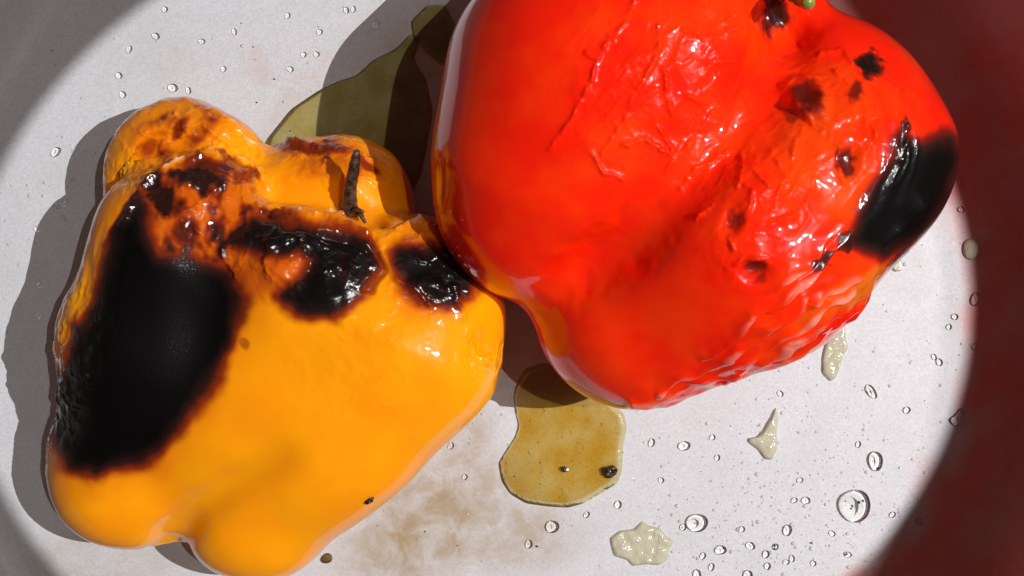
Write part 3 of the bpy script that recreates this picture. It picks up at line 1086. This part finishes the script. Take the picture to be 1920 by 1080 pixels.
drop('juice_drop', 'slanted long drop right of the cream dribbles', 'drop', ring(1633, 734, 9, 1.7, 50), 5.9, 1.7, M_DROP)
puddle('juice_drop', 'brown dark drop against the lower edge of the yellow pepper', 'drop', ring(613, 1047, 10, 1.1), 9, M_BROWN, rings=8, seg=40, edge=0.95)

# beads of oil: alike, each an object
BEADS = [(1700, 769, 7.5), (1281, 988, 7), (1476, 994, 10), (1351, 1031, 10), (1407, 1023, 8), (1436, 1039, 8), (1439, 1061, 7), (1511, 938, 8), (1489, 938, 6), (1283, 836, 10),
         (1307, 1076, 9), (1402, 1078, 10), (1318, 1042, 6.5), (1673, 965, 6), (1723, 978, 7), (1391, 992, 6.5), (1454, 1025, 6.5), (1474, 1054, 6), (1485, 1047, 6), (1334, 1063, 6.5),
         (1159, 946, 8), (1525, 1056, 6), (1609, 833, 6), (1463, 738, 6), (1829, 561, 11), (1790, 594, 7), (1779, 613, 6), (1761, 679, 7), (1827, 650, 6), (1751, 669, 5.5), (1802, 393, 7),
         (310, 18, 6), (293, 68, 7), (379, 78, 6), (243, 93, 6), (224, 142, 7), (231, 178, 7), (325, 165, 9), (354, 170, 6), (106, 285, 9), (75, 592, 6), (75, 535, 6), (122, 383, 6), (70, 430, 5.5),
         (846, 836, 6), (872, 894, 6), (1036, 987, 13), (992, 1020, 8), (1100, 965, 6), (1222, 830, 7), (1336, 820, 6), (1345, 858, 6), (1500, 900, 6), (1560, 1000, 6), (1590, 1040, 6), (1240, 900, 6),
         (600, 60, 6), (650, 20, 6), (540, 30, 5.5), (663, 18, 5.5), (570, 103, 6), (594, 102, 6), (545, 130, 6), (704, 46, 7), (440, 60, 5.5), (420, 130, 6)]
bead_src = []
for v in range(5):
    V, F, c = bead_mesh(ring(0, 0, 1.0, 1 + 0.06 * v, 40 * v, 0.07), 0.56, 0.18, 24, 10)
    me_o = mesh_obj('oil_bead', V * S, F, M_DROP)
    me_o.cycles.is_caustics_caster = True
    bead_src.append(me_o)
for i, (x, y, r) in enumerate(BEADS):
    o = bead_src[i] if i < 5 else bead_src[i % 5].copy()
    if i >= 5: COL.objects.link(o)
    o.location = W(x, y, 0.3)
    o.scale = (r, r, r)
    o.rotation_euler = (0, 0, random.uniform(0, 6.28))
    if y < 300 and x > 400: lab, grp = 'small clear oil bead on the pan floor above the yellow pepper', 'oil beads above the yellow pepper'
    elif x < 400: lab, grp = 'small clear oil bead between the upper left pan curve and the yellow pepper', 'oil beads left of the yellow pepper'
    elif x > 1740: lab, grp = 'small clear oil bead close to the dark reddish right side of the pan', 'oil beads by the right side of the pan'
    elif x < 1180: lab, grp = 'small clear oil bead near the golden juice puddle', 'oil beads around the golden puddle'
    elif y < 900: lab, grp = 'small clear oil bead under the red pepper, among the cream dribbles', 'oil beads among the cream dribbles'
    else: lab, grp = 'small clear oil bead in the dense scatter around the cloudy juice patch and largest drop', 'oil beads in the dense scatter'
    tag(o, lab, 'oil bead', grp)

# the finest spatter: far too many to count
VV, FF, TT = [], [], []
proto, pf, pt, _ = blob_mesh(ring(0, 0, 1.0, 1, 0, 0.05, 10), 0.6, rings=4, seg=10, edge=0.98)
proto[:, 2] = np.maximum(proto[:, 2] - 0.6, 0) + 0.02
nb = 0
while nb < 950:
    zone = random.random()
    if zone < 0.55:
        x, y = random.gauss(1440, 170), random.gauss(980, 110)
    elif zone < 0.72:
        x, y = random.uniform(1250, 1840), random.uniform(420, 1080)
    elif zone < 0.86:
        x, y = random.uniform(0, 900), random.uniform(0, 420)
    elif zone < 0.92:
        x, y = random.uniform(0, 240), random.uniform(250, 680)
    else:
        x, y = random.uniform(700, 1200), random.uniform(760, 1080)
    if math.hypot(x - PC[0], y - PC[1]) > PR - 6: continue
    r = min(5.0, 1.3 + random.expovariate(1 / 0.9))
    base = len(VV) * len(proto)
    VV.append(proto * r * np.array([1, 1, 1]) + np.array([x - PC[0], y - PC[1], 0.2]))
    FF += [tuple(base + k for k in f) for f in pf]
    TT.append(pt)
    nb += 1
VV = np.concatenate(VV)
o = mesh_obj('oil_spatter', np.stack([VV[:, 0] * S, -VV[:, 1] * S, VV[:, 2] * S], 1), FF, M_SPATTER, None, True, {'thick': np.concatenate(TT)})
o.location = W(PC[0], PC[1], 0)
tag(o, 'fine spatter of tiny oil specks over the pan floor', 'spatter', kind='stuff')


# ------------------------------------------------------------------ charred crumbs
def crumb(name, label, x, y, z, r, squash, seed, mat=M_CHARBIT, ang=0.0):
    rg = np.random.default_rng(seed)
    import bmesh
    bm = bmesh.new()
    bmesh.ops.create_icosphere(bm, subdivisions=3, radius=1.0)
    co = np.array([v.co[:] for v in bm.verts], dtype=np.float32)
    k = 1 + 0.38 * fbm(co * 1.7 + seed * 7.7, 3)
    for v, f in zip(bm.verts, k):
        v.co = (v.co.x * f * r * S, v.co.y * f * r * squash[0] * S, v.co.z * f * r * squash[1] * S)
    me = bpy.data.meshes.new(name)
    bm.to_mesh(me)
    bm.free()
    me.materials.append(mat)
    o = bpy.data.objects.new(name, me)
    COL.objects.link(o)
    o.location = W(*scr(x, y, z, 1)[:3])
    o.rotation_euler = (0, 0, math.radians(ang))
    return tag(o, label, 'crumb')


crumb('char_crumb', 'dark burnt crumb at the right end of the golden puddle', 1143, 884, 7, 14, (0.75, 0.6), 2, ang=15)
zs_ = np.arange(380, 0, -1.0)
ray = np.array([scr(692, 938, z, 1)[:3] for z in zs_], dtype=np.float32)
hit = zs_[np.argmax(yellow_sdf(ray) < 0)]          # height of the pepper's skin there
crumb('char_crumb', 'tiny black crumb stuck low on the yellow pepper', 692, 938, float(hit) + 2, 9, (0.6, 0.5), 5, ang=30)
crumb('char_crumb', 'tiny brown speck in the middle of the golden puddle', 1058, 880, 7, 6, (0.9, 0.5), 9)


# specks of burnt skin lying about, too small to count
VV, FF = [], []
for k in range(26):
    x, y = random.choice([(random.uniform(900, 1780), random.uniform(720, 1075)), (random.uniform(150, 560), random.uniform(10, 250)), (random.uniform(620, 1050), random.uniform(860, 1075))])
    if math.hypot(x - PC[0], y - PC[1]) > PR - 30: continue
    rr = random.uniform(0.9, 2.2)
    base = len(VV)
    n = random.choice([4, 5, 6])
    ph = random.uniform(0, 6.28)
    for lev, f in ((0.1, 1.0), (rr * 0.7, 0.6)):
        for a in range(n):
            t = ph + 2 * math.pi * a / n
            q = rr * f * random.uniform(0.6, 1.3)
            VV.append(((x - PC[0] + 1.5 * q * math.cos(t)) * S, -(y - PC[1] + q * math.sin(t)) * S, lev * S))
    for a in range(n):
        b = (a + 1) % n
        FF.append((base + a, base + n + a, base + n + b, base + b))
    FF.append(tuple(base + n + a for a in range(n))[::-1])
o = mesh_obj('char_specks', VV, FF, M_CHARBIT, None, False)
o.location = W(PC[0], PC[1], 0)
tag(o, 'tiny dark specks of burnt skin scattered over the pan floor', 'specks', kind='stuff')
